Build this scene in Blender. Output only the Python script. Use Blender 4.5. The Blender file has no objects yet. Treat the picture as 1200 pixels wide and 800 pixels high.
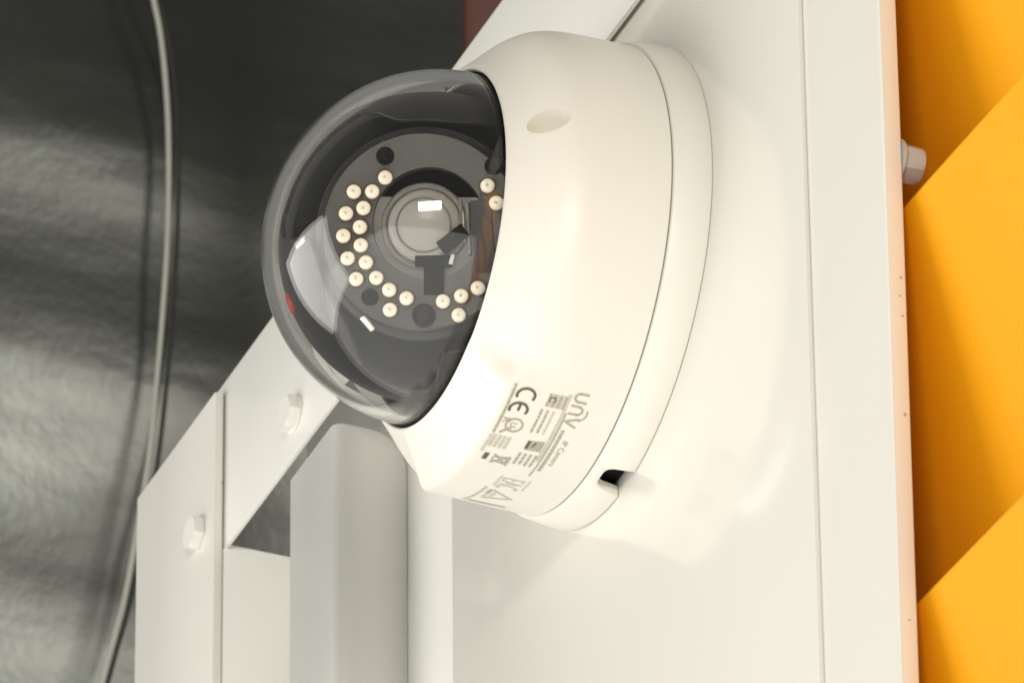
import bpy, bmesh, math, random
from mathutils import Vector, Matrix, noise
R = math.radians
random.seed(4)
S = bpy.context.scene
COL = S.collection

# ---------------------------------------------------------------- camera
AZ, EL, ROLL, DIST, FOC = 1.1549, .5723, -.0184, 2.5, 10296.0 / 1200.0
fw = Vector((-math.sin(AZ) * math.cos(EL), math.cos(AZ) * math.cos(EL), math.sin(EL)))
rt0 = Vector((math.cos(AZ), math.sin(AZ), 0)); up0 = rt0.cross(fw)
rt = rt0 * math.cos(ROLL) + up0 * math.sin(ROLL)
up = up0 * math.cos(ROLL) - rt0 * math.sin(ROLL)
cd = bpy.data.cameras.new('camera'); cam = bpy.data.objects.new('camera', cd); COL.objects.link(cam)
cam.matrix_world = Matrix(((rt.x, up.x, -fw.x, -DIST * fw.x), (rt.y, up.y, -fw.y, -DIST * fw.y),
                           (rt.z, up.z, -fw.z, -DIST * fw.z), (0, 0, 0, 1)))
cd.sensor_fit = 'HORIZONTAL'; cd.sensor_width = 36.0; cd.lens = 36.0 * FOC
cd.shift_x = (600 - 718.3) / 1200; cd.shift_y = (337.2 - 400) / 1200
cd.clip_start = .05; cd.clip_end = 60
cd.dof.use_dof = True; cd.dof.focus_distance = 2.47; cd.dof.aperture_fstop = 58
S.camera = cam

# ---------------------------------------------------------------- light
W = bpy.data.worlds.new('World'); S.world = W; W.use_nodes = True
W.node_tree.nodes['Background'].inputs[0].default_value = (1, .97, .90, 1)
W.node_tree.nodes['Background'].inputs[1].default_value = .19


def area(name, pos, target, size, power, color, size_y=None):
    l = bpy.data.lights.new(name, 'AREA'); l.size = size; l.energy = power; l.color = color
    if size_y: l.shape = 'RECTANGLE'; l.size_y = size_y
    o = bpy.data.objects.new(name, l); COL.objects.link(o)
    o.location = pos
    o.rotation_euler = (Vector(target) - Vector(pos)).to_track_quat('-Z', 'Y').to_euler()
    return o


area('key_lamp', (2.42, -1.38, -.24), (0, 0, 0), .72, 31, (1, .95, .855), .27)
area('side_lamp', (-1.75, -3.1, -.45), (0, 0, 0), 2.6, 76, (1, .97, .90))
area('ground_bounce', (.8, -3.2, -1.75), (.8, -3.2, 0), 7.0, 172, (1, .985, .935))  # unseen area light added in place of a bright floor
area('wall_band_light', (1.3, 1.1, 1.25), (-.75, .12, .45), 1.0, 19, (1, .99, .92), .5)  # unseen light added to draw sheen bands on the wall
S.view_settings.view_transform = 'Standard'; S.view_settings.look = 'None'
S.view_settings.exposure = 0.09; S.view_settings.gamma = 1.0
S.render.engine = 'CYCLES'
S.cycles.max_bounces = 10; S.cycles.transparent_max_bounces = 16
S.cycles.use_denoising = True


# ---------------------------------------------------------------- materials
def mat(name, color, rough=.4, metal=0.0, spec=.5, bump=0, bscale=300, var=0, vscale=40, coat=0, rvar=0, chips=0):
    m = bpy.data.materials.new(name); m.use_nodes = True
    nt = m.node_tree; N = nt.nodes; L = nt.links
    b = N['Principled BSDF']
    b.inputs['Base Color'].default_value = (*color, 1); b.inputs['Roughness'].default_value = rough
    b.inputs['Metallic'].default_value = metal; b.inputs['Specular IOR Level'].default_value = spec
    if coat:
        b.inputs['Coat Weight'].default_value = coat; b.inputs['Coat Roughness'].default_value = .12
    tc = N.new('ShaderNodeTexCoord')
    last = None
    if var or chips:
        n = N.new('ShaderNodeTexNoise'); n.inputs['Scale'].default_value = vscale; n.inputs['Detail'].default_value = 5
        L.new(tc.outputs['Object'], n.inputs['Vector'])
        mx = N.new('ShaderNodeMix'); mx.data_type = 'RGBA'
        mx.inputs[6].default_value = (*[c * (1 - var) for c in color], 1)
        mx.inputs[7].default_value = (*[min(.95, c * (1 + var)) for c in color], 1)
        L.new(n.outputs['Fac'], mx.inputs[0])
        last = mx.outputs[2]
        if chips:
            v = N.new('ShaderNodeTexNoise'); v.inputs['Scale'].default_value = 420; v.inputs['Detail'].default_value = 2
            L.new(tc.outputs['Object'], v.inputs['Vector'])
            rp = N.new('ShaderNodeValToRGB'); rp.color_ramp.elements[0].position = chips; rp.color_ramp.elements[1].position = chips + .02
            L.new(v.outputs['Fac'], rp.inputs[0])
            m2 = N.new('ShaderNodeMix'); m2.data_type = 'RGBA'
            m2.inputs[7].default_value = (.22, .19, .16, 1)
            L.new(last, m2.inputs[6]); L.new(rp.outputs[0], m2.inputs[0]); last = m2.outputs[2]
        L.new(last, b.inputs['Base Color'])
    if rvar:
        n3 = N.new('ShaderNodeTexNoise'); n3.inputs['Scale'].default_value = 22; n3.inputs['Detail'].default_value = 6
        L.new(tc.outputs['Object'], n3.inputs['Vector'])
        mr = N.new('ShaderNodeMapRange'); mr.inputs['To Min'].default_value = max(.02, rough - rvar); mr.inputs['To Max'].default_value = rough + rvar
        L.new(n3.outputs['Fac'], mr.inputs['Value']); L.new(mr.outputs[0], b.inputs['Roughness'])
    if bump:
        n2 = N.new('ShaderNodeTexNoise'); n2.inputs['Scale'].default_value = bscale; n2.inputs['Detail'].default_value = 4
        L.new(tc.outputs['Object'], n2.inputs['Vector'])
        bp = N.new('ShaderNodeBump'); bp.inputs['Strength'].default_value = bump; bp.inputs['Distance'].default_value = .0006
        L.new(n2.outputs['Fac'], bp.inputs['Height']); L.new(bp.outputs[0], b.inputs['Normal'])
    return m


M = {}
M['paint'] = mat('white_powder_coat', (.765, .742, .685), .135, spec=.62, bump=.035, bscale=160, var=.035, vscale=9, rvar=.05)
M['post_paint'] = mat('lightened_white_paint', (.89, .885, .845), .34, bump=.06, bscale=220, var=.02, vscale=18, rvar=.06)  # lighter copy of the white, raised to offset shade on the folded post
M['paint_edge'] = mat('white_chipped_paint', (.74, .725, .675), .32, bump=.06, bscale=220, var=.02, vscale=14, chips=.80)
M['paint_cool'] = mat('white_painted_steel', (.73, .725, .685), .36, bump=.06, bscale=220, var=.03, vscale=18, rvar=.07, chips=.82)
M['plastic'] = mat('ivory_plastic', (.815, .787, .715), .40, bump=.07, bscale=1500, var=.02, vscale=22)
M['black'] = mat('black_plastic', (.004, .004, .004), .5, spec=.1)
M['groove'] = mat('dark_gap', (.26, .235, .195), .7)
M['liner'] = mat('charcoal_liner', (.022, .022, .02), .42, spec=.35, bump=.06, bscale=400, var=.2, vscale=60)
M['board'] = mat('led_board', (.095, .092, .083), .40, bump=.1, bscale=500, var=.12, vscale=120)
M['module'] = mat('module_side', (.03, .03, .028), .4)
M['lens_plate'] = mat('lens_plate', (.19, .183, .168), .38)
M['lens_glass'] = mat('lens_glass', (.42, .405, .375), .25)
M['lens_dark'] = mat('lens_dark', (.006, .006, .006), .3, spec=.2)
M['led'] = mat('cream_led', (.95, .88, .74), .25)
_b = M['led'].node_tree.nodes['Principled BSDF']; _b.inputs['Emission Color'].default_value = (1, .88, .66, 1); _b.inputs['Emission Strength'].default_value = .30  # faint glow added to brighten LEDs that are not lit
M['led_core'] = mat('led_core', (.95, .88, .74), .3)
M['led_ring'] = mat('led_ring', (.10, .065, .035), .4)
M['bright'] = mat('bright_metal', (.9, .9, .86), .2, metal=.6)
M['red'] = mat('red_reflection', (.62, .035, .04), .35)
M['print'] = mat('dark_print', (.13, .11, .075), .6)
M['print_grey'] = mat('grey_print', (.42, .385, .31), .6)
M['print_pale'] = mat('pale_print', (.58, .545, .45), .6)
M['yellow'] = mat('yellow_paint', (.91, .385, .006), .5, spec=.22, bump=.05, bscale=160, var=.03, vscale=9, rvar=.06)
M['zinc'] = mat('zinc_bolt', (.46, .48, .49), .5, metal=.15, var=.1, vscale=150)
M['cable'] = mat('grey_cable', (.48, .475, .42), .55)
M['cable_shade'] = mat('cable_shadow_tone', (.05, .05, .043), .9, spec=.1)
M['rust'] = mat('dark_red_paint', (.085, .028, .018), .55, var=.2, vscale=60)

# crinkled metal of the wall behind
m = mat('dull_metal', (.12, .12, .10), .40, metal=.7, bump=.36, bscale=230, rvar=.10)
nt = m.node_tree; N = nt.nodes; L = nt.links
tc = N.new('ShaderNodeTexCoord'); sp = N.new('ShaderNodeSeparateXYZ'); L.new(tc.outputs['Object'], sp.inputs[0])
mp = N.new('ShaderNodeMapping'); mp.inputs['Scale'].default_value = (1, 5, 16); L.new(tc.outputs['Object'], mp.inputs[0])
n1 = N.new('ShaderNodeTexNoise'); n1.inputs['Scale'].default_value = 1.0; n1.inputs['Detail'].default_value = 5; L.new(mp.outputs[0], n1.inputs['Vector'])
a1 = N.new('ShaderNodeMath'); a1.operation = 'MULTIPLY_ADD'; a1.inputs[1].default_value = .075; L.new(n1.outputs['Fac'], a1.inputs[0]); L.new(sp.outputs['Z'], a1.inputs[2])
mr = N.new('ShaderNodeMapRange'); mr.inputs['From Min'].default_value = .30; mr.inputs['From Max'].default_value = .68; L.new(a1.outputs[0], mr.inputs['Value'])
rp = N.new('ShaderNodeValToRGB'); L.new(mr.outputs[0], rp.inputs[0])      # reflected light bands painted into the sheet's grey
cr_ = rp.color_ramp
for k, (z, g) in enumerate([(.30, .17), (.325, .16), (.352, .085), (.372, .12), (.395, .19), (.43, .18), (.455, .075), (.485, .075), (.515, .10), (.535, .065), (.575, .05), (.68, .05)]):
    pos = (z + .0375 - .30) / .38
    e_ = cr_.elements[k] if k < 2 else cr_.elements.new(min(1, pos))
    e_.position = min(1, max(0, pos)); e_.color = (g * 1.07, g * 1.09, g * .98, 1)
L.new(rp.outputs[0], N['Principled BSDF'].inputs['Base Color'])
M['metal'] = m

# clear dome: two thin faces, each mixes straight-through with a sharp reflection by Fresnel
m = bpy.data.materials.new('clear_dome'); m.use_nodes = True
b = m.node_tree.nodes['Principled BSDF']
b.inputs['Base Color'].default_value = (1, 1, .99, 1); b.inputs['Roughness'].default_value = 0.0
b.inputs['Sheen Weight'].default_value = .12; b.inputs['Sheen Roughness'].default_value = .15; b.inputs['Sheen Tint'].default_value = (.9, .9, .86, 1)
b.inputs['IOR'].default_value = 1.45; b.inputs['Transmission Weight'].default_value = 1.0
M['dome'] = m


# ---------------------------------------------------------------- builders
def link(name, me, material, parent=None, smooth=False, kind=None):
    o = bpy.data.objects.new(name, me); COL.objects.link(o)
    if material: me.materials.append(material)
    if parent: o.parent = parent
    if smooth:
        for p in me.polygons: p.use_smooth = True
    if kind: o['kind'] = kind
    return o


def from_bm(name, bm, material, parent=None, smooth=False):
    me = bpy.data.meshes.new(name); bm.to_mesh(me); bm.free()
    return link(name, me, material, parent, smooth)


def smooth_angle(o, ang=35):
    me = o.data
    bm = bmesh.new(); bm.from_mesh(me)
    for f in bm.faces: f.smooth = True
    for e in bm.edges:
        if len(e.link_faces) == 2: e.smooth = e.calc_face_angle(0) < R(ang)
    bm.to_mesh(me); bm.free()


def box_bm(lo, hi, bev=0.0, seg=2, bm=None):
    bm = bm or bmesh.new()
    r = bmesh.ops.create_cube(bm, size=1.0)
    for v in r['verts']:
        v.co = Vector([(lo[i] + hi[i]) / 2 + v.co[i] * (hi[i] - lo[i]) for i in range(3)])
    if bev:
        es = list({e for v in r['verts'] for e in v.link_edges})
        bmesh.ops.bevel(bm, geom=es, offset=bev, segments=seg, affect='EDGES', profile=.5)
    return bm


def box(name, lo, hi, material, parent=None, bev=.0004, seg=2):
    o = from_bm(name, box_bm(lo, hi, bev, seg), material, parent)
    smooth_angle(o); return o


def prism(name, poly, y0, y1, material, parent=None, bev=0.0, axis='Y', seg=2):
    """poly in (x,z) extruded along Y, or in (y,z) extruded along X"""
    bm = bmesh.new()
    f3 = (lambda a, b, c: (a, c, b)) if axis == 'Y' else (lambda a, b, c: (c, a, b))
    A = [bm.verts.new(f3(x, z, y0)) for x, z in poly]; B = [bm.verts.new(f3(x, z, y1)) for x, z in poly]
    bm.faces.new(A); bm.faces.new(B[::-1])
    n = len(poly)
    for i in range(n): bm.faces.new((A[i], B[i], B[(i + 1) % n], A[(i + 1) % n]))
    bmesh.ops.recalc_face_normals(bm, faces=bm.faces)
    if bev: bmesh.ops.bevel(bm, geom=list(bm.edges), offset=bev, segments=seg, affect='EDGES', profile=.5)
    o = from_bm(name, bm, material, parent); smooth_angle(o); return o


def thing(name, label, cat, loc=(0, 0, 0), group=None):
    o = bpy.data.objects.new(name, None); COL.objects.link(o); o.empty_display_size = .02
    o.location = loc; o['label'] = label; o['category'] = cat
    if group: o['group'] = group
    return o


def tag(o, label, cat, group=None):
    o['label'] = label; o['category'] = cat
    if group: o['group'] = group
    return o


def lathe_bm(prof, n=128, bm=None, close=False):
    """prof: (radius, height along -Y)"""
    bm = bm or bmesh.new(); rings = []
    for r, h in prof:
        if r < 1e-7: rings.append([bm.verts.new((0, -h, 0))])
        else: rings.append([bm.verts.new((r * math.cos(2 * math.pi * k / n), -h, r * math.sin(2 * math.pi * k / n))) for k in range(n)])
    prs = list(zip(rings, rings[1:])) + ([(rings[-1], rings[0])] if close else [])
    for A, B in prs:
        for k in range(n):
            k2 = (k + 1) % n
            if len(A) == 1 and len(B) == 1: continue
            if len(A) == 1: bm.faces.new((A[0], B[k], B[k2]))
            elif len(B) == 1: bm.faces.new((A[k], A[k2], B[0]))
            else: bm.faces.new((A[k], A[k2], B[k2], B[k]))
    bmesh.ops.recalc_face_normals(bm, faces=bm.faces)
    return bm


def tube(name, pts, rad, material, parent=None, sides=10, sub=6):
    P = [Vector(p) for p in pts]; Q = []
    for i in range(len(P) - 1):
        a, b, c, d = P[max(i - 1, 0)], P[i], P[i + 1], P[min(i + 2, len(P) - 1)]
        for k in range(sub):
            t = k / sub
            Q.append(.5 * ((2 * b) + (c - a) * t + (2 * a - 5 * b + 4 * c - d) * t * t + (3 * b - a - 3 * c + d) * t ** 3))
    Q.append(P[-1])
    bm = bmesh.new(); prev = None; ref = Vector((1, 0, 0))
    for i, q in enumerate(Q):
        tg = (Q[min(i + 1, len(Q) - 1)] - Q[max(i - 1, 0)]).normalized()
        n1 = tg.cross(ref).normalized(); n2 = tg.cross(n1)
        ring = [bm.verts.new(q + rad * (n1 * math.cos(2 * math.pi * k / sides) + n2 * math.sin(2 * math.pi * k / sides))) for k in range(sides)]
        if prev:
            for k in range(sides): bm.faces.new((prev[k], prev[(k + 1) % sides], ring[(k + 1) % sides], ring[k]))
        prev = ring
    bmesh.ops.recalc_face_normals(bm, faces=bm.faces)
    return from_bm(name, bm, material, parent, True)


# ================================================================ BACKGROUND
# crinkled metal wall; its swells run along the wall and are real relief
def lerp(tab, x):
    if x <= tab[0][0]: return tab[0][1]
    for (a, b), (c, d) in zip(tab, tab[1:]):
        if x <= c:
            t = (x - a) / (c - a); t = t * t * (3 - 2 * t); return b + (d - b) * t
    return tab[-1][1]


# slope of the sheet (dX/dZ) down its height: tilts towards the floor where it is light
SLOPE = [(.20, .05), (.285, .20), (.315, .16), (.335, .06), (.352, -.03), (.368, .12), (.40, .24), (.425, .20), (.445, .04), (.470, -.10),
         (.495, .02), (.517, .16), (.530, .08), (.550, -.12), (.59, -.22), (.65, -.20), (.72, -.05), (.80, .1)]
zs = [.1 + i * .0025 for i in range(281)]
off = []; acc = 0
for z in zs:
    off.append(acc); acc += .75 * lerp(SLOPE, z) * .0025
mid = [o - (off[0] + (off[-1] - off[0]) * i / (len(off) - 1)) for i, o in enumerate(off)]
MX = max(mid)
bm = bmesh.new(); grid = []
NY = 150
for i, z in enumerate(zs):
    row = []
    for j in range(NY + 1):
        y = -.05 + .6 * j / NY
        nz = noise.fractal(Vector((y * 9, z * 26, 3.1)), 1.0, 2.0, 4) * .0006 + noise.noise(Vector((y * 60, z * 150, .4))) * .00012
        dz = .010 * noise.noise(Vector((y * 5, 1.7, z * 3)))
        k = min(len(off) - 1, max(0, (z + dz - .1) / .0025)); k0 = int(k)
        f = k - k0; v0 = mid[k0] * (1 - f) + mid[min(k0 + 1, len(mid) - 1)] * f
        row.append(bm.verts.new((-.7485 - MX + v0 + nz, y, z)))
    grid.append(row)
for i in range(len(zs) - 1):
    for j in range(NY): bm.faces.new((grid[i][j], grid[i][j + 1], grid[i + 1][j + 1], grid[i + 1][j]))
wall = from_bm('metal_wall', bm, M['metal'], None, True)
tag(wall, 'dull grey crinkled metal wall behind the hanging cable and the frame', 'wall')

# thin grey cable hanging just clear of the wall
WY = [(.1290, .6360), (.1327, .6119), (.1358, .5964), (.1382, .5769), (.1399, .5532), (.1406, .5255), (.1403, .4978), (.1389, .4662), (.1372, .4387),
      (.1349, .4075), (.1324, .3841), (.1306, .3716), (.1281, .3530), (.1250, .3336), (.1212, .3161), (.1174, .2987), (.1149, .2835)]
c = tube('hanging_cable', [(-.738, y - .0016, z - .0022) for y, z in WY], .00105, M['cable'])
tag(c, 'thin grey cable hanging down in front of the metal wall', 'cable')

c = tube('cable_shadow', [(-.7445, y + dx * .6 - .0012, z + .002) for y, z, dx in [(.1335, .6359, -.0012), (.1372, .6118, -.0002), (.1403, .5960, .0008), (.1427, .5765, .0022), (.1444, .5528, .0025), (.1451, .5250, .0025), (.1448, .4973, .0024),
                                          (.1434, .4637, .0024), (.1417, .4362, .0022), (.1394, .4050, .0018), (.1369, .3816, .0010), (.1351, .3691, 0), (.1326, .3505, -.0006), (.1295, .3311, -.001), (.1257, .3136, -.0014), (.1219, .2962, -.0016)]], .0009, M['cable_shade'])  # shadow of the grey cable, modelled as a thin dark strand
tag(c, 'thin dark strand standing in for the shadow of the pale grey cable', 'cable')

# dark red post
p = box('red_post', (-.605, .2065, .30), (-.60, .262, .70), M['rust'], None, .003)
tag(p, 'dark red painted post half hidden above the white crossbar', 'post')

# yellow louvred cladding: each slat leans back downwards, the next one starts in front of its foot
yl = thing('yellow_cladding', 'bright orange yellow cladding of overlapping leaning slats right of the panel', 'cladding', (.2029, .009, 0))
yl.rotation_euler = (0, R(2.6), 0)
PITCH = .1213
for k in range(-1, 4):
    zt = -.0764 - PITCH * (k - 0)          # slat k=0 starts at the upper edge seen in the picture
    Yf, Yb = 0.0, .024
    prof = [(Yf, zt), (Yf + .0016, zt + .0022), (Yb + .012, zt + .006), (Yb + .012, zt - PITCH - .004), (Yb, zt - PITCH - .004), (Yb, zt - PITCH + .002)]
    prism('slat', prof, -.19, .42, M['yellow'], yl, .0009, 'X')

# ================================================================ WHITE FRAME
# backing plate behind the panel
bk = box('backing_plate', (-.30, .0245, -.45), (-.095, .0275, .140), M['post_paint'])
tag(bk, 'plain white backing plate seen in the narrow strip left of the camera panel', 'plate')

# panel: edge plate and the thinner sheet on it
pn = thing('mounting_panel', 'wide white steel panel carrying the camera, chipped along its right edge', 'panel', (.02, 0, -.40))
off_ = Vector((.02, 0, -.40))


def child_box(name, lo, hi, material, parent, bev=.0004):
    q = parent.location
    return box(name, [lo[i] - q[i] for i in range(3)], [hi[i] - q[i] for i in range(3)], material, parent, bev)


child_box('face_sheet', (-.1207, 0, -.50), (.1290, .0014, .150), M['paint'], pn, .0003)
q = pn.location
pl = prism('edge_plate', [(x - q.x, z - q.z) for x, z in [(-.100, .150), (.1768, .150), (.1768, -.05), (.1746, -.24), (.1735, -.50), (-.100, -.50)]], .00142, .0066, M['paint'], pn, .0007)


def hexnut(name, R_, h, material, parent, M4, chamf=.12, bore=0):
    bm = bmesh.new()
    prof = [(R_, 0, 0), (R_, h * (1 - chamf), 0), (R_ * .88, h, 1)]
    rings = []
    n = 48
    for r, z, rnd in prof:
        ring = []
        for k in range(n):
            t = 2 * math.pi * k / n
            hx = r * math.cos(math.pi / 6) / math.cos(((t + math.pi / 6) % (math.pi / 3)) - math.pi / 6) if not rnd else r
            ring.append(bm.verts.new(M4 @ Vector((hx * math.cos(t), hx * math.sin(t), z))))
        rings.append(ring)
    for A, B in zip(rings, rings[1:]):
        for k in range(n): bm.faces.new((A[k], A[(k + 1) % n], B[(k + 1) % n], B[k]))
    bm.faces.new(rings[-1]); bm.faces.new(rings[0][::-1])
    bmesh.ops.recalc_face_normals(bm, faces=bm.faces)
    o = from_bm(name, bm, material, parent); smooth_angle(o, 28); return o


def disc(name, r, h, material, parent, M4, n=40, r2=None):
    bm = bmesh.new()
    r2 = r2 or r * .93
    prof = [(r, 0), (r, h * .7), (r2, h)]
    rings = [[bm.verts.new(M4 @ Vector((a * math.cos(2 * math.pi * k / n), a * math.sin(2 * math.pi * k / n), z))) for k in range(n)] for a, z in prof]
    for A, B in zip(rings, rings[1:]):
        for k in range(n): bm.faces.new((A[k], A[(k + 1) % n], B[(k + 1) % n], B[k]))
    bm.faces.new(rings[-1]); bm.faces.new(rings[0][::-1])
    bmesh.ops.recalc_face_normals(bm, faces=bm.faces)
    o = from_bm(name, bm, material, parent); smooth_angle(o, 30); return o


toY = Matrix.Rotation(R(-90), 4, 'X')       # local +Z -> +Y
toN = Matrix.Rotation(R(90), 4, 'X')        # local +Z -> -Y


def place(o_parent, x, y, z, rot):
    q = o_parent.location
    return Matrix.Translation((x - q.x, y - q.y, z - q.z)) @ rot


for z_, y_, w_ in ((-.1010, .0050, .0007), (-.1068, .0046, .0005), (-.1128, .0052, .0006), (-.1432, .0049, .0011), (-.205, .0042, .0005)):
    x_ = .1768 - (-.05 - z_) * .0022 / .19
    child_box('paint_chip', (x_ - .0002, y_ - .0004, z_ - w_ / 2), (x_ + .00012, y_ + .0004, z_ + w_ / 2), M['print_grey'], pn, .0001)
washer = disc('washer', .0062, .0014, M['zinc'], pn, place(pn, .1715, .0067, -.0610, toY))
nut = hexnut('hex_nut', .0056, .0056, M['zinc'], pn, place(pn, .1715, .0082, -.0610, toY @ Matrix.Rotation(R(12), 4, 'Z')), .25)

# folded post behind the crossbar: front face, rolled edge and a flange going back with a rounded top corner
fp = thing('folded_post', 'white folded sheet post with rolled edge, below the crossbar and left of the panel', 'post', (-.23, 0, -.40))
q = fp.location
bm = bmesh.new()
sec = [(-.2512, .010), (-.2512, 0.0)]
rr = .0035
sec += [(-.2141 - rr + rr * math.sin(R(t)), rr - rr * math.cos(R(t))) for t in range(0, 91, 9)]
zb, zt = -.45, .0790
ring = [[bm.verts.new((x - q.x, y - q.y, z - q.z)) for z in (zb, zt)] for x, y in sec]
for A, B in zip(ring, ring[1:]): bm.faces.new((A[0], B[0], B[1], A[1]))
# flange with rounded top corner
cr = .0125; yb = .0238
outl = [(rr, zb), (yb, zb), (yb, zt - cr)] + [(yb - cr + cr * math.cos(R(t)), zt - cr + cr * math.sin(R(t))) for t in range(9, 90, 9)] + [(yb - cr, zt), (rr, zt)]
bm.faces.new([bm.verts.new((-.2141 - q.x, y - q.y, z - q.z)) for y, z in outl])
bmesh.ops.remove_doubles(bm, verts=bm.verts, dist=1e-5)
bmesh.ops.recalc_face_normals(bm, faces=bm.faces)
o = from_bm('folded_sheet', bm, M['post_paint'], fp)
md = o.modifiers.new('thick', 'SOLIDIFY'); md.thickness = .0014; md.offset = -1
smooth_angle(o, 40)

# crossbar: flat white bar
cb = thing('crossbar', 'flat white steel crossbar running from the corner post up behind the camera', 'bar', (-.1, -.002, .08))
child_box('flat_bar', (-.345, -.0030, .0818), (.35, -.0014, .1440), M['paint_cool'], cb, .0003)
disc('washer', .0064, .0007, M['paint_cool'], cb, place(cb, -.2405, -.0031, .0961, toN))
hexnut('bolt_head', .0061, .0030, M['paint_cool'], cb, place(cb, -.2405, -.0038, .0961, toN @ Matrix.Rotation(R(20), 4, 'Z')), .35)

# corner post: front flange over the end of the crossbar, side flange going back
cp = thing('corner_post', 'white angle steel corner post at lower left with slanting top edge', 'post', (-.33, 0, -.30))
child_box('front_flange', (-.3718, -.0066, -.40), (-.3010, -.0033, .1395), M['paint_edge'], cp, .0009)
child_box('side_flange', (-.3045, -.0030, -.40), (-.3012, .060, .0838), M['post_paint'], cp, .0007)
hexnut('bolt_head', .0058, .0034, M['paint_cool'], cp, place(cp, -.3140, -.0067, .0933, toN @ Matrix.Rotation(R(5), 4, 'Z')), .2)

# ================================================================ SECURITY CAMERA
sc = thing('security_camera', 'ivory dome security camera with clear bubble and ring of cream LEDs', 'camera', (0, -.0002, 0))

# ---- housing: cylinder, sharp front corner in the sector of the printed label, softer shoulder elsewhere
PA = [(.0682, .0114), (.0681, .0200), (.0680, .0300), (.0679, .0400), (.0678, .0448), (.0674, .0459), (.0664, .0467), (.0620, .0491), (.0570, .0518), (.0540, .0536), (.0527, .05455), (.0519, .05475), (.05145, .0542), (.0512, .0528), (.0512, .046)]
PB = [(.0682, .0114), (.0681, .0200), (.0679, .0280), (.0676, .0325), (.0669, .0365), (.0655, .0400), (.0632, .0434), (.0600, .0468), (.0565, .0502), (.0541, .0530), (.0529, .0543), (.0519, .05475), (.05145, .0542), (.0512, .0528), (.0512, .046)]


def cr_sample(prof, k):
    P = [Vector((a, b)) for a, b in prof]; out = []
    for i in range(len(P) - 1):
        for j in range(k): out.append(P[i].lerp(P[i + 1], j / k))
    out.append(P[-1]); return out


def smooth2(P, it):
    for _ in range(it): P = [P[0]] + [(P[i - 1] + 2 * P[i] + P[i + 1]) / 4 for i in range(1, len(P) - 1)] + [P[-1]]
    return P


A_ = smooth2(cr_sample(PA, 6), 3); B_ = smooth2(cr_sample(PB, 6), 22)


def sstep(a, b, x):
    t = min(1, max(0, (x - a) / (b - a))); return t * t * (3 - 2 * t)


NPH = 360
bm = bmesh.new(); rings = []
for k in range(NPH):
    ph = -180 + 360 * k / NPH
    w = 1 - sstep(-64.5, -57.5, ph) if ph < 0 else 0
    w *= sstep(-125, -117, ph)
    cs, sn = math.cos(R(ph)), math.sin(R(ph))
    rings.append([bm.verts.new(((a.x * w + b.x * (1 - w)) * cs, -(a.y * w + b.y * (1 - w)), (a.x * w + b.x * (1 - w)) * sn)) for a, b in zip(A_, B_)])
for k in range(NPH):
    A, B = rings[k], rings[(k + 1) % NPH]
    for i in range(len(A) - 1): bm.faces.new((A[i], B[i], B[i + 1], A[i + 1]))
# close to a solid: inner wall
inner = []
for k in range(NPH):
    ph = R(-180 + 360 * k / NPH)
    inner.append([bm.verts.new((r * math.cos(ph), -h, r * math.sin(ph))) for r, h in ((.0490, .044), (.0490, .0114))])
for k in range(NPH):
    k2 = (k + 1) % NPH
    bm.faces.new((rings[k][-1], rings[k2][-1], inner[k2][0], inner[k][0]))
    bm.faces.new((inner[k][0], inner[k2][0], inner[k2][1], inner[k][1]))
    bm.faces.new((inner[k][1], inner[k2][1], rings[k2][0], rings[k][0]))
bmesh.ops.recalc_face_normals(bm, faces=bm.faces)
housing = from_bm('housing', bm, M['plastic'], sc, True)

# screw recesses in the soft shoulder
cutters = []
for ph in (7.5, 127.5):
    bm = bmesh.new()
    Rr, Rx = .00455, .0655
    bmesh.ops.create_uvsphere(bm, u_segments=48, v_segments=32, radius=1.0)
    bm.transform(Matrix.Rotation(-R(ph), 4, 'Y') @ Matrix.Translation((.0618, -.0458, 0)) @ Matrix.Rotation(R(-34), 4, 'Z') @ Matrix.Diagonal((.0092, .0066, .0041, 1)))
    me = bpy.data.meshes.new('cut'); bm.to_mesh(me); bm.free()
    cutters.append(bpy.data.objects.new('cut', me)); COL.objects.link(cutters[-1])
for cu in cutters:
    md = housing.modifiers.new('hole', 'BOOLEAN'); md.object = cu; md.operation = 'DIFFERENCE'; md.solver = 'EXACT'
bpy.context.view_layer.update()
dg = bpy.context.evaluated_depsgraph_get()
me2 = bpy.data.meshes.new_from_object(housing.evaluated_get(dg))
housing.modifiers.clear(); housing.data = me2
for cu in cutters: bpy.data.objects.remove(cu)
smooth_angle(housing, 38)

# ---- base ring with the cable notch
NB = 720
NOT_C, NOT_W, NOT_H = -84.0, 4.6, .0078
bm = bmesh.new(); oc, ic = [], []
HB = .0109


def hlow(ph):
    d = abs(ph - NOT_C) / NOT_W
    return 0.0 if d >= 1 else NOT_H * (1 - d ** 4) ** .5


for k in range(NB):
    ph = -180 + 360 * k / NB
    h0 = hlow(ph); cs, sn = math.cos(R(ph)), math.sin(R(ph))
    hh = [h0 + .0, h0 + .0005, h0 + (HB - h0) * .5, HB - .0008, HB - .0002, HB]
    rad = lambda h: .0706 - .0014 * (h / HB)
    ro = [rad(hh[0]) - .0003, rad(hh[1]), rad(hh[2]), rad(hh[3]), rad(HB) - .0003, rad(HB) - .001]
    oc.append([bm.verts.new((r * cs, -h, r * sn)) for r, h in zip(ro, hh)] + [bm.verts.new((.060 * cs, -HB, .060 * sn)), bm.verts.new((.0668 * cs, -max(h0, .0), .0668 * sn))])
for k in range(NB):
    A, B = oc[k], oc[(k + 1) % NB]
    for i in range(6): bm.faces.new((A[i], B[i], B[i + 1], A[i + 1]))
    bm.faces.new((A[7], B[7], B[0], A[0]))
bmesh.ops.recalc_face_normals(bm, faces=bm.faces)
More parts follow.
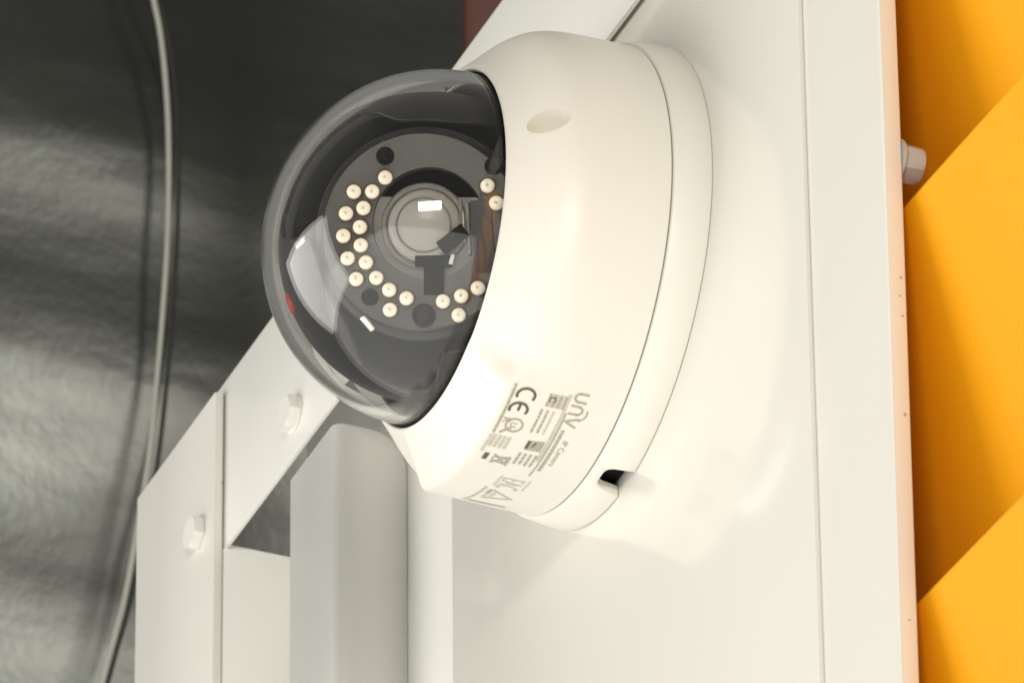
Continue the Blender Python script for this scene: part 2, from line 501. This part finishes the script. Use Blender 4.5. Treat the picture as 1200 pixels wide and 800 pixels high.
base = from_bm('base_ring', bm, M['plastic'], sc); smooth_angle(base, 38)
from_bm('base_core', lathe_bm([(0, .0004), (.0655, .0004), (.0655, .0104), (0, .0104)], 96), M['black'], sc)
# seam between base and housing
from_bm('seam_gasket', lathe_bm([(.0655, .0103), (.0680, .0103), (.0680, .0118), (.0655, .0118)], 160), M['groove'], sc, True)

# ---- dome
DC = Vector((0, -.0543, 0)); DR, DH = .0508, .0490
prof = []
for rad_, hh in ((1.0, 1.0),):
    for i in range(0, 61):
        t = R(90 * i / 60); prof.append((DR * math.cos(t), .0543 + DH * math.sin(t)))
pin = []
for i in range(60, -1, -1):
    t = R(90 * i / 60); pin.append(((DR - .0026) * math.cos(t), .0543 + (DH - .0026) * math.sin(t)))
skirt = [(DR, .047)]
bm = lathe_bm(skirt + prof + pin + [(DR - .0026, .047)], 160, close=True)      # one closed wall of clear plastic
dome = from_bm('dome_cover', bm, M['dome'], sc, True)
from_bm('dome_gasket', lathe_bm([(.0513, .0528), (.0513, .0535), (.0509, .0537), (.0478, .0525), (.0470, .0500), (.0470, .046)], 160), M['black'], sc, True)
from_bm('inner_tray', lathe_bm([(0, .0462), (.0489, .0462), (.0489, .0475), (0, .0475)], 96), M['black'], sc, True)

# ---- liner: thin charcoal shell inside the dome with an opening for the module and its tilt slot; lower lobe cut to imitate a dark reflection
VD = -fw
PX = 4118.0


def uv(x, y): return ((x - 510.6) / PX, -(y - 291.5) / PX)


OPEN = [uv(*p) for p in [(338, 281), (372, 279), (380, 300), (386, 322), (398, 352), (412, 372), (432, 430), (452, 442), (480, 452), (504, 454), (514, 436), (520, 408), (560, 404), (640, 380), (700, 200), (620, 150), (560, 152), (505, 148), (470, 148),
                         (450, 140), (420, 134), (392, 146), (362, 176), (344, 204), (335, 240)]]


def inside(u, v, poly):
    c = False; n = len(poly); j = n - 1
    for i in range(n):
        (xi, yi), (xj, yj) = poly[i], poly[j]
        if (yi > v) != (yj > v) and u < (xj - xi) * (v - yi) / (yj - yi) + xi: c = not c
        j = i
    return c


RL = .0437
bm = bmesh.new()
NU, NV = 420, 240
rows = []
Q = Matrix((rt, up, VD)).transposed()
for i in range(NV + 1):
    th = math.pi * .62 * i / NV
    rows.append([bm.verts.new(Q @ Vector((RL * math.sin(th) * math.cos(2 * math.pi * j / NU), RL * math.sin(th) * math.sin(2 * math.pi * j / NU), RL * math.cos(th))) + DC) for j in range(NU)])
for i in range(NV):
    for j in range(NU):
        vs = (rows[i][j], rows[i + 1][j], rows[i + 1][(j + 1) % NU], rows[i][(j + 1) % NU])
        c = (vs[0].co + vs[1].co + vs[2].co + vs[3].co) / 4
        if -c.y < .0478 - .0: continue
        d = c - DC
        if d.dot(VD) > 0 and inside(d.dot(rt), d.dot(up), OPEN): continue
        try: bm.faces.new(vs)
        except ValueError: pass
bmesh.ops.delete(bm, geom=[v for v in bm.verts if not v.link_faces], context='VERTS')
for _ in range(70):
    bd = [v for v in bm.verts if v.is_boundary]
    new = {}
    for v in bd:
        nb = [e.other_vert(v) for e in v.link_edges if e.is_boundary]
        if len(nb) == 2:
            p = (v.co * 2 + nb[0].co + nb[1].co) / 4 - DC; new[v] = DC + p.normalized() * RL
    for v, p in new.items(): v.co = p
bmesh.ops.recalc_face_normals(bm, faces=bm.faces)
liner = from_bm('inner_liner', bm, M['liner'], sc, True)
md = liner.modifiers.new('thick', 'SOLIDIFY'); md.thickness = .0012; md.offset = 0

# ---- camera module inside the liner
E_ = (VD * .0343 + rt * (-13 / PX) + up * (19 / PX))
EC = DC + E_
e = E_.normalized(); ex = (rt - e * rt.dot(e)).normalized(); ey = e.cross(ex)
FM = Matrix(((ex.x, ey.x, e.x, EC.x), (ex.y, ey.y, e.y, EC.y), (ex.z, ey.z, e.z, EC.z), (0, 0, 0, 1))) @ Matrix.Scale(.985, 4)


def fpx(x, y, d=0.0):       # position on the module's face from the picture plane of this lens
    return FM @ Matrix.Translation(((x - 497) / PX, -(y - 271.5) / PX, d))


def ring_bm(prof, n, MM):
    bm = bmesh.new(); rings = [[bm.verts.new(MM @ Vector((r * math.cos(2 * math.pi * k / n), r * math.sin(2 * math.pi * k / n), z))) for k in range(n)] for r, z in prof]
    for A, B in zip(rings, rings[1:]):
        for k in range(n): bm.faces.new((A[k], A[(k + 1) % n], B[(k + 1) % n], B[k]))
    return bm


mod = from_bm('camera_module', ring_bm([(.0300, -.020), (.0302, -.0050), (.0296, -.0034), (.0283, -.0030), (.0280, -.0012)], 128, FM), M['module'], sc, True)
# black inside sphere
bm = bmesh.new(); bmesh.ops.create_uvsphere(bm, u_segments=300, v_segments=180, radius=.0405)
bmesh.ops.translate(bm, verts=bm.verts, vec=DC)
bmesh.ops.delete(bm, geom=[v for v in bm.verts if (v.co - EC).dot(e) > -.0070 or -v.co.y < .046], context='VERTS')
from_bm('module_shell', bm, M['black'], sc, True)
# face board with the central opening
CW = ((505 - 497) / PX, -(262 - 271.5) / PX); RW = 65 / PX
bm = bmesh.new(); n = 128
O_ = [bm.verts.new(FM @ Vector((.0279 * math.cos(2 * math.pi * k / n), .0279 * math.sin(2 * math.pi * k / n), -.0012))) for k in range(n)]
O2 = [bm.verts.new(FM @ Vector((.0274 * math.cos(2 * math.pi * k / n), .0274 * math.sin(2 * math.pi * k / n), 0))) for k in range(n)]
I_ = [bm.verts.new(FM @ Vector((CW[0] + RW * math.cos(2 * math.pi * k / n), CW[1] + RW * math.sin(2 * math.pi * k / n), 0))) for k in range(n)]
I2 = [bm.verts.new(FM @ Vector((CW[0] + RW * .97 * math.cos(2 * math.pi * k / n), CW[1] + RW * .97 * math.sin(2 * math.pi * k / n), -.0045))) for k in range(n)]
for A, B in ((O_, O2), (O2, I_), (I_, I2)):
    for k in range(n): bm.faces.new((A[k], A[(k + 1) % n], B[(k + 1) % n], B[k]))
board = from_bm('face_board', bm, M['board'], mod); smooth_angle(board, 30)
from_bm('lens_well', ring_bm([(RW * .985, -.0030), (RW * .9, -.0046), (.0001, -.0047)], 96, FM @ Matrix.Translation((CW[0], CW[1], 0))), M['lens_dark'], mod, True)

# LEDs
LED = [(419, 225), (410, 250), (407, 276), (412, 302), (422, 326), (461, 362), (540, 369),
       (455, 209), (440, 225), (430, 244), (426, 266), (427, 287), (433, 307), (445, 325), (460, 339), (480, 349), (522, 353), (543, 347), (562, 338), (573, 220), (583, 240)]
lm = None
for i, (x, y) in enumerate(LED):
    MM = fpx(x, y)
    if lm is None:
        rm = ring_bm([(.00250, .0001), (.00250, .0007), (.00205, .0008), (.00200, .0002)], 20, Matrix.Identity(4))
        dm = ring_bm([(.00200, .0001), (.00198, .0008), (.0017, .0014), (.0011, .0018), (.0005, .00195), (.00001, .0020)], 20, Matrix.Identity(4))
        km = ring_bm([(.00050, .0017), (.00050, .00215), (.00001, .0022)], 10, Matrix.Identity(4))
        lm = []
        for nm, b_, mm in (('led', dm, 'led'), ('led_rim', rm, 'led_ring'), ('led_core', km, 'led_core')):
            me = bpy.data.meshes.new(nm); b_.to_mesh(me); b_.free(); me.materials.append(M[mm])
            for p_ in me.polygons: p_.use_smooth = True
            lm.append((nm, me))
    for nm, me in lm:
        o = bpy.data.objects.new(nm, me); COL.objects.link(o); o.parent = mod; o.matrix_local = MM
for x, y, r in ((455, 184, .0022), (580, 197, .0022), (438, 347, .0021)):
    from_bm('sensor', ring_bm([(r * 1.15, .0001), (r * 1.15, .0006), (r * .8, .0006), (r * .75, .0002), (r * .35, .0004), (.00001, .0007)], 24, fpx(x, y)), M['black'], mod, True)
from_bm('light_sensor', ring_bm([(.0033, .0001), (.0033, .0010), (.0026, .0012), (.0024, .0006), (.0012, .0010), (.00001, .0012)], 32, fpx(500, 369)), M['lens_dark'], mod, True)

# lens plate: a grey disc cut straight across its top, standing in for reflected ground
bm = bmesh.new()
cx, cy, r = 503, 263, 66
pts = []
for k in range(0, 97):
    t = 2 * math.pi * k / 96
    x, y = cx + r * math.cos(t), cy + r * math.sin(t)
    pts.append((x, max(y, 231 + .02 * (x - 500))))
vs = [bm.verts.new(fpx(x, y, -.0012).to_translation()) for x, y in pts[:-1]]
bm.faces.new(vs)
bmesh.ops.remove_doubles(bm, verts=bm.verts, dist=1e-6)
from_bm('lens_plate', bm, M['lens_plate'], mod)
LMm = fpx(500, 265, -.0012)
from_bm('lens_ring', ring_bm([(.0122, 0), (.0122, .0009), (.0114, .0013), (.0106, .0010), (.0104, .0004)], 72, LMm), M['lens_plate'], mod, True)
from_bm('lens_ring', ring_bm([(.0079, .0016), (.0079, .0029), (.0075, .0031), (.0072, .0024)], 64, LMm), M['lens_plate'], mod, True)
from_bm('lens', ring_bm([(.0104 * math.cos(R(t)) + 1e-5, .0003 + .0034 * math.sin(R(t))) for t in range(0, 91, 9)], 72, LMm), M['lens_glass'], mod, True)


def fbox(name, x0, y0, x1, y1, d0, d1, material, rot=0):
    bm = box_bm((-(x1 - x0) / 2 / PX, -(y1 - y0) / 2 / PX, d0), ((x1 - x0) / 2 / PX, (y1 - y0) / 2 / PX, d1), .0002)
    bm.transform(fpx((x0 + x1) / 2, (y0 + y1) / 2) @ Matrix.Rotation(R(rot), 4, 'Z'))
    return from_bm(name, bm, material, mod)


#fbox('bright_tab', 497, 222, 525, 231, -.0010, .0006, M['bright'], -6)
fbox('rib', 541, 233, 544, 290, -.0024, .0006, M['lens_plate'], 2)
fbox('rib', 549, 238, 553, 300, -.0024, .0010, M['lens_plate'], 3)
fbox('rib', 545, 250, 547, 285, -.0024, .0012, M['bright'], 3)
fbox('rib_tip', 530, 299, 535, 311, -.0024, .0016, M['bright'], -15)
fbox('post_block', 500, 303, 523, 345, -.0024, .0010, M['black'])
fbox('post_block', 490, 300, 532, 313, -.0024, .0012, M['black'])
fbox('iris_slot', 516, 274, 552, 290, .0010, .0032, M['black'], 38)
fbox('side_block', 556, 236, 580, 320, -.0024, .0004, M['module'], 4)


def onsphere(x, y, r):
    u, v = uv(x, y); w = math.sqrt(max(0, r * r - u * u - v * v))
    return DC + rt * u + up * v + VD * w


def chip(name, x, y, r, wx, wy, material, rot, th=.0006):
    p = onsphere(x, y, r); n_ = (p - DC).normalized(); a = (rt - n_ * rt.dot(n_)).normalized(); b_ = n_.cross(a)
    MM = Matrix(((a.x, b_.x, n_.x, p.x), (a.y, b_.y, n_.y, p.y), (a.z, b_.z, n_.z, p.z), (0, 0, 0, 1))) @ Matrix.Rotation(R(rot), 4, 'Z')
    bm = box_bm((-wx / 2, -wy / 2, -th), (wx / 2, wy / 2, th), min(wx, wy) * .25, 3); bm.transform(MM)
    o = from_bm(name, bm, material, sc, True); return o


chip('metal_tab', 437, 376, .0440, .0050, .0020, M['bright'], -46)
chip('red_reflection', 347, 354, .0440, .0060, .0050, M['red'], 80)  # red chip painting in a reflection on the dome
chip('liner_glint', 361, 285, .0440, .0050, .0020, M['bright'], 25)  # bright chip painting in a glint on the liner's edge

# ---------------------------------------------------------------- printed label on the housing
RS = .06795
lab = {}
MARK = ['fine_print']


def layer_bm(layer):
    return lab.setdefault((MARK[0], layer), None) or lab.__setitem__((MARK[0], layer), bmesh.new()) or lab[(MARK[0], layer)]


def hsurf(h): return .0682 - .0003 * min(1, max(0, (h - .0114) / .032))


def smap(s, h, lift=.00010):      # s along the skin downwards, h height above the panel, both mm
    r = hsurf(h / 1000) + lift; ph = -s / 1000 / .068
    return Vector((r * math.cos(ph), -h / 1000, r * math.sin(ph)))


def strip(layer, pts, w):
    """flat stroke along (s,h) points, mm; subdivided to follow the curve"""
    bm = layer_bm(layer)
    P = []
    for a, b in zip(pts, pts[1:]):
        a, b = Vector(a), Vector(b); n = max(1, int((b - a).length / .8))
        P += [a.lerp(b, i / n) for i in range(n)]
    P.append(Vector(pts[-1]))
    L_, R_ = [], []
    for i, p in enumerate(P):
        t = (P[min(i + 1, len(P) - 1)] - P[max(i - 1, 0)]).normalized(); nrm = Vector((-t.y, t.x)) * w / 2
        L_.append(bm.verts.new(smap(*(p + nrm)))); R_.append(bm.verts.new(smap(*(p - nrm))))
    for i in range(len(P) - 1): bm.faces.new((L_[i], L_[i + 1], R_[i + 1], R_[i]))


def arc(layer, cs, ch, r, t0, t1, w, ry=None):
    ry = ry or r
    strip(layer, [(cs + r * math.cos(R(t0 + (t1 - t0) * i / 20)), ch - ry * math.sin(R(t0 + (t1 - t0) * i / 20))) for i in range(21)], w)


def text(layer, body, s, h, height, sx=1.0):
    """letters run along s, tops point to the panel (smaller h); anchored at the left end of the baseline"""
    cu = bpy.data.curves.new('t', 'FONT'); cu.body = body; cu.size = 1.0; cu.resolution_u = 3
    o = bpy.data.objects.new('t', cu); COL.objects.link(o); bpy.context.view_layer.update()
    me = bpy.data.meshes.new_from_object(o.evaluated_get(bpy.context.evaluated_depsgraph_get()))
    bm = layer_bm(layer)
    vs = [bm.verts.new(smap(s + v.co.x * height * sx * 1.4, h - v.co.y * height * 1.4)) for v in me.vertices]
    for p in me.polygons:
        try: bm.faces.new([vs[i] for i in p.vertices])
        except ValueError: pass
    bpy.data.objects.remove(o); bpy.data.meshes.remove(me)


def dashes(layer, s0, s1, h, w, seed, lo=.5, hi=1.7, gap=.45):
    r_ = random.Random(seed); s = s0
    while s < s1:
        n = min(s1, s + r_.uniform(lo, hi)); strip(layer, [(s, h), (n, h)], w); s = n + gap * r_.uniform(.7, 1.3)


MARK[0] = 'certification_mark'
# CE mark
arc('print', 77.6, 39.2, 2.3, 62, 298, .75, 2.6)
arc('print', 82.6, 39.6, 2.3, 62, 298, .75, 2.6)
strip('print', [(80.5, 39.6), (83.0, 39.6)], .75)
MARK[0] = 'recognition_mark'
# recognition mark: tilted letters in front of a ring
arc('print_grey', 88.4, 38.6, 2.4, 0, 360, .55)
text('print_grey', 'R', 86.0, 42.4, 2.5, 1.0); text('print_grey', 'U', 87.4, 39.8, 2.1, .9)
strip('print_grey', [(89.4, 39.0), (92.0, 41.6)], .7)
MARK[0] = 'fine_print'
# long fine line and pale block
dashes('print_grey', 74.5, 92.5, 43.2, .75, 1, .8, 2.4, .25)
dashes('print_pale', 93.5, 101.0, 43.3, .8, 2)
for k in range(4): dashes('print_pale', 93.2, 98.2, 37.8 + 1.45 * k, .95, 5 + k, .8, 1.8, .3)
MARK[0] = 'bin_symbol'
# crossed-out bin with its bar
strip('print', [(101.3, 41.3), (104.3, 41.3)], 1.35)
strip('print_grey', [(101.2, 34.2), (105.4, 39.2)], .5); strip('print_grey', [(105.4, 34.2), (101.2, 39.2)], .5)
strip('print_grey', [(101.8, 35.0), (102.3, 39.0), (104.2, 39.0), (104.8, 35.0), (101.8, 35.0)], .45)
strip('print_grey', [(101.3, 34.4), (105.3, 34.4)], .6)
MARK[0] = 'grey_square'
# grey square with a ring, three text rows
for k in range(7): strip('print_pale' if k % 2 else 'print_grey', [(75.3, 27.6 + .8 * k), (79.6, 27.6 + .8 * k)], .62)
arc('print', 77.2, 31.3, .9, 30, 330, .35)
for k in range(3): dashes('print_grey' if k else 'print_pale', 80.8, 89.6, 29.6 + 1.75 * k, .65, 20 + k, .8, 2.2, .3)
MARK[0] = 'dark_square'
# second square, four short rows
for k in range(6): strip('print_grey', [(92.2 + .12 * k, 28.0 + .8 * k), (96.4 + .05 * k, 28.0 + .8 * k)], .62)
strip('print', [(92.8, 32.0), (96.0, 32.0)], .9); strip('print', [(93.0, 30.0), (95.0, 30.6)], .5)
for k in range(4): dashes('print_grey', 98.2, 103.6, 27.8 + 1.6 * k, .7, 30 + k, 1.0, 2.4, .3)
MARK[0] = 'fine_print'
# long thin rows beside the squares
dashes('print_pale', 74.4, 100.5, 26.9, .95, 41, .7, 2.0, .3)
dashes('print_grey', 80.5, 108.0, 26.0, .45, 42, 2, 5, .2)
dashes('print_grey', 86.5, 104.6, 24.6, .95, 43, .6, 1.7, .32)
MARK[0] = 'maker_logo'
# logo: u n v with an arc over the n
lw = .62
strip('print_grey', [(73.4, 21.6), (73.4, 24.3)], lw); strip('print_grey', [(76.1, 21.6), (76.1, 24.3)], lw); arc('print_grey', 74.75, 24.0, 1.35, 180, 360, lw)
strip('print_grey', [(77.6, 25.6), (77.6, 22.9)], lw); strip('print_grey', [(80.3, 25.6), (80.3, 22.9)], lw); arc('print_grey', 78.95, 23.2, 1.35, 0, 180, lw)
strip('print_grey', [(81.6, 21.7), (83.2, 25.4), (84.8, 21.7)], lw)
arc('print_grey', 79.6, 23.2, 3.0, 25, 115, .42)
MARK[0] = 'caption'
text('print_grey', 'IP Camera', 90.0, 23.1, 1.75, 1.08)
MARK[0] = 'conformity_mark'
# EAC mark, triangle mark, the angled text lines
text('print_pale', 'EAC', 111.3, 32.0, 6.8, .42)
strip('print_pale', [(110.8, 32.8), (117.6, 32.8)], .5); strip('print_pale', [(110.8, 24.3), (117.6, 24.3)], .5)
MARK[0] = 'triangle_symbol'
strip('print_pale', [(121.0, 31.6), (129.5, 31.6), (125.8, 24.0), (121.0, 31.6)], .85)
strip('print_grey', [(121.2, 32.0), (124.4, 32.0)], .9)
strip('print_pale', [(123.2, 30.0), (127.0, 30.0)], 1.0)
MARK[0] = 'fine_print'
dashes('print_pale', 119.5, 138.5, 34.0, .85, 51, .8, 2.2, .3)
for k in range(2):
    strip('print_pale' if k else 'print_pale', [(136.2 + 1.5 * k, 33.0), (136.2 + 1.5 * k, 21.5)], .9)
strip('print_pale', [(136.9, 25.0), (136.9, 21.5)], 1.6)
for (nm, key), bm in lab.items():
    dz = {'print': .00006, 'print_grey': .00003, 'print_pale': 0}[key]
    for v in bm.verts:          # layers a hair apart, every face looking outwards
        d = Vector((v.co.x, 0, v.co.z)).normalized(); v.co += d * dz
    for f in bm.faces:
        f.normal_update(); c = f.calc_center_median()
        if f.normal.dot(Vector((c.x, 0, c.z))) < 0: f.normal_flip()
    o = from_bm(nm, bm, M[key], housing)
    if nm in ('fine_print', 'grey_square', 'dark_square'): o['kind'] = 'stuff'
